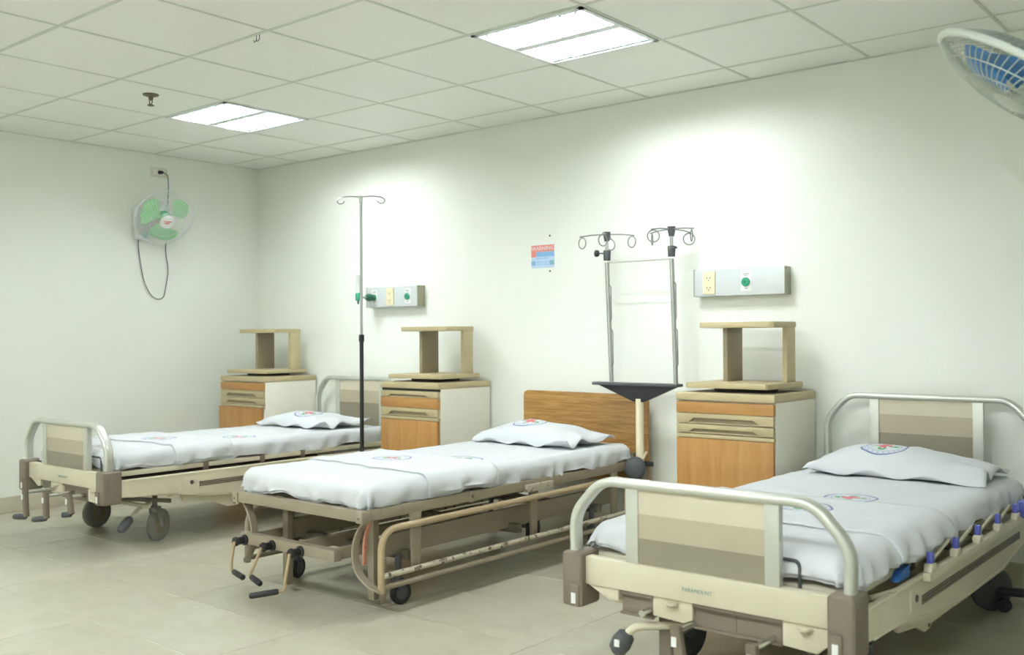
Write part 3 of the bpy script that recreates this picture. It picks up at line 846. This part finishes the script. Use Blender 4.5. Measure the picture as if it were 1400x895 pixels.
# ------------------------------------------------------------------ bed-head units on the wall
def unit(label, x0, x1, ports, sockets):
    U = thing('bed_head_unit', label, 'wall panel', ((x0 + x1) / 2, 0, 1.285), 0, 'bed head service units')
    h = (x1 - x0) / 2
    MB().box(-h, h, -.068, 0, 0, .135).build('body', M['panel'], U, bevel=.002)
    for s in (-1, 1):
        e = MB().box(min(s * h, s * (h + .004)), max(s * h, s * (h + .004)), -.07, 0, -.001, .137).build('end_cap', M['endcap'], U)
        for y, z in ((-.06, .01), (-.01, .01), (-.06, .126), (-.01, .126)):
            MB().cyl((s * (h + .003), y, z), (s * (h + .0055), y, z), .003, n=8).build('screw', M['dgrey'], e)
    for x in sockets:
        pl = MB().box(x - .035, x + .035, -.075, -.067, .010, .126).build('socket_plate', M['ivory'], U, bevel=.003)
        so = MB()
        for z in (.042, .092):
            for dx in (-.009, .009): so.box(x + dx - .0018, x + dx + .0018, -.0756, -.0745, z - .004, z + .006)
            so.cyl((x, -.0745, z - .011), (x, -.0757, z - .011), .003, n=8)
        so.build('socket_slots', M['dgrey'], pl)
    for x in ports:
        pl = MB().box(x - .028, x + .028, -.0705, -.067, .02, .118).build('port_plate', M['white'], U, bevel=.002)
        MB().lathe((x, -.068, .066), (x, -.082, .066), [(0, .023), (.8, .022), (1, .018)], 22).build('gas_port', M['port'], pl)
        MB().cyl((x, -.080, .066), (x, -.084, .066), .006, n=12).build('port_bore', M['dgreen'], pl)
        ik = MB()
        ik.box(x - .018, x + .018, -.0712, -.0700, .104, .108); ik.box(x - .011, x + .011, -.0712, -.0700, .097, .100)
        ik.box(x - .006, x + .006, -.0712, -.0700, .030, .034)
        ik.build('port_print', M['ink'], pl)
    return U
unit('wall service unit with a flowmeter plugged in, above the left beds', 1.303, 1.789, (-.165, .155), (-.01,))
unit('wall service unit right of the twin drip poles, with an ivory socket', 3.826, 4.321, (.045,), (-.162,))

fm = thing('oxygen_flowmeter', 'green oxygen flowmeter valve plugged into the left wall unit', 'flowmeter', (1.381, -.084, 1.351))
MB().lathe((0, 0, 0), (0, -.06, 0), [(0, .012), (.2, .024), (.7, .026), (1, .016)], 18).build('coupling', M['dgreen'], fm)
MB().cyl((0, -.055, 0), (-.035, -.10, 0), .007, n=10).build('stem', M['chrome'], fm)
MB().lathe((-.035, -.10, -.025), (-.035, -.10, .03), [(0, .008), (.1, .019), (.8, .019), (1, .014)], 16).build('valve_body', M['port'], fm)
MB().lathe((-.035, -.10, .03), (-.035, -.10, .15), [(0, .013), (.92, .013), (1, .008)], 14).build('sight_tube', M['clear'], fm)
MB().cyl((-.035, -.10, -.025), (-.035, -.10, -.045), .006, n=10).build('outlet_nipple', M['dgreen'], fm)

# ------------------------------------------------------------------ warning sign and small wall fixings
sg = thing('warning_sign', 'small warning notice with red heading and blue panels on back wall', 'sign', (2.776, -.001, 1.49))
MB().box(-.085, .085, -.002, 0, 0, .135).build('plate', M['signpale'], sg)
MB().box(-.085, .085, -.0028, -.0018, .096, .135).build('heading_band', M['signred'], sg)
text_mesh('heading_lettering', 'WARNING', .034, M['white'], sg, Matrix.Translation((0, -.0032, .115)) @ FACE_CAM_Y)
MB().box(-.085, -.05, -.0027, -.0018, .065, .096).build('red_block', M['signred'], sg)
MB().box(-.048, .085, -.0026, -.0018, .066, .095).build('blue_block', M['signblue'], sg)
MB().box(-.085, -.055, -.0026, -.0018, .015, .042).build('blue_block', M['signblue'], sg)
MB().box(.05, .085, -.0026, -.0018, .015, .042).build('blue_block', plain('sign_teal', '#86b8cc', .6), sg)
ln = MB()
for z in (.058, .052, .036, .028, .018): ln.box(-.05, .045, -.0026, -.0019, z, z + .003)
ln.build('text_lines', M['signblue'], sg)
for z, s in ((1.677, 'tiny dark screw in the wall just above the warning notice'), (1.468, 'tiny dark screw in the wall just below the warning notice')):
    o = MB().lathe((0, 0, 0), (0, -.006, 0), [(0, .005), (.6, .006), (1, .004)], 10).build('wall_screw', M['dgrey'])
    o.location = (2.83, 0, z); tag(o, s, 'screw')
for k, (x, z, s) in enumerate(((3.79, .40, 'upper black wall plug beside the largest cabinet'), (3.80, .37, 'middle black wall plug beside the largest cabinet'), (3.74, .30, 'lowest black wall plug beside the largest cabinet'))):
    o = MB().lathe((0, 0, 0), (0, -.008, 0), [(0, .006), (.6, .007), (1, .005)], 10).build('wall_plug', M['black'])
    o.location = (x, 0, z); tag(o, s, 'wall plug')

# ------------------------------------------------------------------ drip stand on wheels
def iv_stand():
    S = thing('drip_stand', 'tall chrome and black drip stand between left and middle beds', 'drip stand', (1.842, -.60, 0))
    MB().lathe((0, 0, .07), (0, 0, .12), [(0, .03), (.7, .03), (1, .018)], 18).build('base_hub', M['black'], S)
    for k in range(5):
        a = R(20 + 72 * k); d = Vector((math.cos(a), math.sin(a), 0))
        lg = MB().sweep([d * .02 + Vector((0, 0, .09)), d * .12 + Vector((0, 0, .08)), d * .22 + Vector((0, 0, .062))], rrect(.026, .018, .3, 2)).build('base_leg', M['black'], S)
        p = d * .215
        c_ = MB().cyl((p.x, p.y, .05), (p.x, p.y, .066), .008, n=10)
        q = Vector((-d.y, d.x, 0)) * .012
        for s in (-1, 1): c_.lathe(p + q * s * .4 + Vector((0, 0, .025)), p + q * s * 1.1 + Vector((0, 0, .025)), [(0, .022), (.3, .025), (1, .022)], 16)
        c_.build('base_caster', M['dgrey'], lg)
    MB().cyl((0, 0, .10), (0, 0, 1.07), .0125, n=16).build('lower_pole', worn('chipped_black_pole', '#26282a', '#2c2e30', '#c8cac8', .66, .35), S)
    MB().lathe((0, 0, 1.055), (0, 0, 1.10), [(0, .015), (.1, .0165), (.9, .0165), (1, .013)], 16).build('collar', M['black'], S)
    MB().cyl((0, 0, 1.09), (0, 0, 1.925), .0085, n=14).build('upper_pole', M['pole'], S)
    MB().lathe((0, 0, 1.90), (0, 0, 1.945), [(0, .012), (.85, .012), (1, .006)], 14).build('head_cap', M['chrome'], S)
    a = Vector((.80, .60, 0))
    for s in (-1, 1):
        d = a * s
        pts = [d * .005 + Vector((0, 0, 1.938)), d * .07 + Vector((0, 0, 1.942)), d * .125 + Vector((0, 0, 1.935)), d * .15 + Vector((0, 0, 1.918)),
               d * .14 + Vector((0, 0, 1.898)), d * .115 + Vector((0, 0, 1.895)), d * .10 + Vector((0, 0, 1.912))]
        MB().tube(fillet(pts, .012, 3), .0036, 8).build('hook', M['steel'], S)
iv_stand()

# twin drip poles clamped to the head corner of the middle bed
def twin_poles():
    S = thing('twin_drip_poles', 'twin chrome drip poles on a black yoke at the middle bed head', 'drip stand', (3.568, -.20, 0))
    MB().cyl((0, 0, .30), (0, 0, .75), .021, n=18).build('column', M['beige'], S)
    MB().box(-.03, .03, -.03, .03, .30, .38).build('bed_socket', M['olddark'], S, bevel=.005)
    yk = MB().prism([(-.27, .826), (-.255, .832), (.215, .832), (.235, .826), (.225, .815), (.03, .733), (-.03, .733), (-.25, .816)], 1, -.014, .014)
    yk.build('yoke', M['black'], S, bevel=.005)
    MB().box(-.285, .245, -.032, .032, .818, .834).build('yoke_tray', M['dgrey'], S, bevel=.006)
    k = MB().lathe((-.012, -.022, .392), (.012, -.075, .392), [(0, .03), (.15, .056), (.7, .058), (.9, .05), (1, .03)], 26).build('clamp_knob', M['dgrey'], S)
    MB().box(.02, .085, -.02, .0, .40, .425).build('lever', M['black'], S, bevel=.004)
    MB().tube([(.02, -.015, .42), (.05, -.015, .475)], .007, 8).build('release_pin', M['beige'], S)
    for xb, xt, lab in ((-.175, -.20, 0), (.22, .20, 1)):
        p = MB().cyl((xb, 0, .832), (xt, 0, 1.48), .0125, n=16).build('pole', M['pole'], S)
        for z in (1.02, 1.26):
            f = (z - .832) / .648; x = xb + (xt - xb) * f + .016
            MB().tube(fillet([(x - .006, -.006, z - .10), (x + .006, -.006, z - .09), (x + .004, -.006, z + .09), (x - .008, -.006, z + .1)], .01, 3), .003, 6).build('side_wire', M['steel'], p)
        c = MB().lathe((xt, 0, 1.49), (xt, 0, 1.545), [(0, .018), (.1, .019), (.9, .021), (1, .019)], 16).build('collar', M['dgrey'], p)
        if lab == 0:
            MB().cyl((xt, 0, 1.53), (xt - .04, -.02, 1.53), .004, n=8).build('knob_stem', M['dgrey'], p)
            MB().lathe((xt - .038, -.018, 1.53), (xt - .062, -.03, 1.53), [(0, .012), (.3, .019), (.8, .019), (1, .012)], 14).build('knob', M['black'], p)
        else:
            MB().lathe((xt + .015, 0, 1.535), (xt + .03, 0, 1.535), [(0, .008), (1, .006)], 10).build('knob', M['black'], p)
        MB().cyl((xt, 0, 1.54), (xt, 0, 1.62), .0095, n=14).build('inner_pole', M['chrome'], p)
        MB().lathe((xt, 0, 1.595), (xt, 0, 1.645), [(0, .014), (.6, .02), (1, .021)], 16).build('head', M['dgrey'], p)
        for q in range(4):
            a = R(25 + 90 * q if lab == 0 else -12 + 90 * q) ; d = Vector((math.cos(a), math.sin(a), 0))
            hk = MB().tube([Vector((xt, 0, 1.632)) + d * .01, Vector((xt, 0, 1.63)) + d * .085, Vector((xt, 0, 1.622)) + d * .15], .0034, 8)
            hk.ring(Vector((xt, 0, 1.588)) + d * .135, Vector((-d.y, d.x, 0)) * .6 + d * .5, .030, .0032, 22, 6)
            hk.build('hook', M['steel'], p)
    MB().cyl((-.20, 0, 1.478), (.20, 0, 1.478), .004, n=10).build('cross_bar', M['alu'], S)
twin_poles()

# ------------------------------------------------------------------ fans
def fan_head(F, T, rad, depth, nw, guard, blade_mat, hub_mat, cap_mat, bl_phase, wire=.0016, rim_r=.006, rim_mat=None, nblades=3):
    """guard, blades and hub built around local +z = blowing direction, then moved by T"""
    d = depth
    g = MB()
    for k in range(nw):
        a = 2 * math.pi * k / nw
        pts = []
        for j in range(7):
            q = j / 6; rr = .045 + (rad - .045) * q
            aa = a + .35 * (1 - q)
            pts.append((rr * math.cos(aa), rr * math.sin(aa), d * .5 * (1 - q ** 3.2) + .004))
        g.tube(pts, wire, 5)
    for q in (.45, .75): g.ring((0, 0, d * .5 * (1 - q ** 3.2) + .004), (0, 0, 1), .045 + (rad - .045) * q, wire, 36, 5)
    g.move(T).build('front_guard', guard, F)
    b = MB()
    for k in range(nw):
        a = 2 * math.pi * k / nw
        pts = [((.05 + (rad - .05) * q) * math.cos(a), (.05 + (rad - .05) * q) * math.sin(a), -d * .5 * (1 - q ** 3.5) - .004) for q in (0, .3, .6, .8, .92, 1)]
        b.tube(pts, wire, 5)
    b.ring((0, 0, -d * .45), (0, 0, 1), rad * .5, wire, 36, 5)
    b.move(T).build('rear_guard', guard, F)
    MB().ring((0, 0, 0), (0, 0, 1), rad, rim_r, 48, 10).move(T).build('guard_rim', rim_mat or guard, F)
    MB().lathe((0, 0, d * .5 - .004), (0, 0, d * .5 + .012), [(0, .05), (.6, .05), (1, .04)], 26).move(T).build('badge', cap_mat, F)
    for k in range(nblades):
        a0 = bl_phase + 2 * math.pi * k / nblades
        vs = []; fs = []; nu, nv = 10, 8
        for sgn in (1, -1):
            for i in range(nu + 1):
                q = i / nu; rr = .035 + (rad * .86 - .035) * q
                wdt = (.25 + .65 * math.sin(min(1, q * 1.15) * math.pi * .62)) * (1 - .5 * max(0, (q - .8) / .2) ** 2)
                for j in range(nv + 1):
                    t = -1 + 2 * j / nv
                    aa = a0 + t * wdt * .78 + .25 * q
                    z = t * .028 * (1 - .3 * q) + .008 * (1 - t * t) + sgn * .0012
                    vs.append((rr * math.cos(aa), rr * math.sin(aa), z))
        n1 = (nu + 1) * (nv + 1)
        for i in range(nu):
            for j in range(nv):
                p = i * (nv + 1) + j
                fs.append((p, p + 1, p + nv + 2, p + nv + 1)); fs.append((n1 + p, n1 + p + nv + 1, n1 + p + nv + 2, n1 + p + 1))
        rim = [j for j in range(nv + 1)] + [i * (nv + 1) + nv for i in range(1, nu + 1)] + [nu * (nv + 1) + j for j in range(nv - 1, -1, -1)] + [i * (nv + 1) for i in range(nu - 1, 0, -1)]
        for p, q in zip(rim, rim[1:] + rim[:1]): fs.append((p, q, q + n1, p + n1))
        MB().add(vs, fs).move(T).build('blade', blade_mat, F)
    MB().lathe((0, 0, -.03), (0, 0, .034), [(0, .04), (.75, .044), (1, .026)], 22).move(T).build('blade_hub', hub_mat, F)

def frame_to(nrm, c, roll=0):
    z = Vector(nrm).normalized(); x = Vector((0, 0, 1)).cross(z).normalized(); y = z.cross(x)
    m = Matrix.Identity(4)
    for i in range(3): m[i][0], m[i][1], m[i][2], m[i][3] = x[i], y[i], z[i], c[i]
    return m @ Matrix.Rotation(roll, 4, 'Z')

# small wall fan with green blades
F = thing('wall_fan', 'white wall fan with green blades on the left wall', 'fan', (0, -.97, 1.93))
MB().box(0, .05, -.075, .045, -.16, .06).build('wall_bracket', M['fanwhite'], F, bevel=.012, seg=3)
c1 = Vector((.20, .045, -.015)); n1 = Vector((.87, -.15, -.62)).normalized()
MB().tube(fillet([(.04, -.01, -.03), (.07, 0, .03), tuple(c1 - n1 * .12)], .03, 5), .02, 10).build('neck', M['fanwhite'], F)
MB().lathe(c1 - n1 * .17, c1 - n1 * .03, [(0, .03), (.1, .052), (.5, .06), (1, .05)], 22).build('motor_housing', M['fanwhite'], F)
fan_head(F, frame_to(n1, c1), .205, .11, 44, M['fanwhite'], M['fangreen'], M['fangreen2'], M['white'], .5, .0013, .005)
T1 = frame_to(n1, c1)
MB().box(-.026, .026, .002, .008, .067, .0685).move(T1).build('badge_print', M['red'], F)
MB().box(-.018, .012, -.012, -.004, .067, .0685).move(T1).build('badge_print', M['red'], F)
MB().lathe((.05, -.02, -.13), (.072, -.02, -.13), [(0, .024), (.8, .022), (1, .016)], 18).build('speed_knob', plain('pale_teal_knob', '#b4d4d0', .4), F)
cordp = [(.02, -.045, -.15), (.012, -.045, -.2), (.012, -.03, -.32), (.012, .0, -.46), (.012, .05, -.545), (.012, .10, -.575), (.012, .15, -.56), (.012, .165, -.49), (.012, .19, -.36), (.012, .165, -.24), (.018, .165, -.16)]
MB().tube(fillet(cordp, .06, 5), .0032, 7).build('hanging_cord', M['dgrey'], F)
MB().tube(fillet([(.035, .135, .325), (.045, .165, .31), (.03, .18, .22), (.02, .18, .14), (.02, .17, .02), (.02, .165, -.16)], .04, 5), .0032, 7).build('power_cord', M['dgrey'], F)
MB().lathe((.006, .12, .328), (.04, .135, .326), [(0, .013), (.7, .012), (1, .005)], 12).build('plug', M['black'], F)
ow = thing('wall_outlet', 'cream double wall outlet near ceiling above the green fan', 'outlet', (0, -.848, 2.258))
MB().box(0, .008, -.062, .062, -.033, .033).build('plate', plain('pale_ivory', '#dedac6', .4), ow, bevel=.003)
for y in (-.03, .022): MB().box(.007, .0095, y - .016, y + .016, -.02, .02).build('socket_insert', M['white'], ow, bevel=.002)

# large grey fan hanging from the ceiling at the right edge
D2 = (_f + _r2 * ((1403 - 700) / FPX) + _u2 * ((447.5 - 114) / FPX)).normalized()
c2 = CAM + D2 * 2.95
v2 = -D2
dn = (-_r2 * .59 - _u2 * .81); dn = (dn - v2 * dn.dot(v2)).normalized()
n2 = (v2 * .21 + dn * .98).normalized()
F2 = thing('ceiling_fan', 'grey ceiling fan with blue blades at the right edge', 'fan', (c2.x, c2.y, H))
lc = c2 - Vector((c2.x, c2.y, H))
T2 = frame_to(n2, lc)
fan_head(F2, T2, .245, .11, 64, M['fangrey'], M['fanblue'], M['fangrey'], M['fangrey'], 2.1, .0017, .010, M['fanpale'])
m0 = lc - n2 * .06; m1 = lc - n2 * .22
MB().lathe(m0, m1, [(0, .06), (.3, .075), (.8, .07), (1, .04)], 24).build('motor_housing', M['fangrey'], F2)
MB().tube(fillet([tuple(m1 + n2 * .03), (m1.x, m1.y, m1.z + .12), (m1.x, m1.y, -.02)], .06, 6), .016, 12).build('drop_rod', M['fangrey'], F2)
MB().lathe((m1.x, m1.y, -.05), (m1.x, m1.y, 0), [(0, .03), (.4, .06), (1, .065)], 22).build('canopy', M['fangrey'], F2)

# ------------------------------------------------------------------ office chair, only one foot of it in view
def office_chair():
    C = thing('office_chair', 'black wheeled office chair beside the nearest bed head, mostly cropped', 'chair', (5.815, -.47, 0), R(180))
    for k in range(5):
        a = R(72 * k); d = Vector((math.cos(a), math.sin(a), 0))
        l = MB().sweep([d * .03 + Vector((0, 0, .105)), d * .2 + Vector((0, 0, .095)), d * .44 + Vector((0, 0, .08))], rrect(.042, .030, .3, 2)).build('base_leg', M['black'], C)
        p = d * .425; q = Vector((-d.y, d.x, 0)) * .012
        c_ = MB().cyl((p.x, p.y, .05), (p.x, p.y, .075), .008, n=10)
        for s in (-1, 1): c_.lathe(p + q * s * .35 + Vector((0, 0, .028)), p + q * s * 1.6 + Vector((0, 0, .028)), [(0, .026), (.3, .028), (1, .024)], 18)
        c_.build('caster', M['black'], l)
    MB().lathe((0, 0, .07), (0, 0, .14), [(0, .04), (.7, .042), (1, .032)], 20).build('hub', M['black'], C)
    MB().cyl((0, 0, .13), (0, 0, .42), .022, n=16).build('gas_column', M['black'], C)
    MB().box(-.21, .21, -.21, .21, .42, .49).build('seat', M['dgrey'], C, bevel=.03, seg=4)
    MB().sweep(fillet([(-.15, 0, .41), (-.27, 0, .43), (-.27, 0, .70)], .06, 5), rrect(.05, .016, .3, 2), up=(0, 1, 0)).build('back_support', M['black'], C)
    MB().box(-.265, -.215, -.19, .19, .56, .90).build('backrest', M['dgrey'], C, bevel=.022, seg=4)
office_chair()
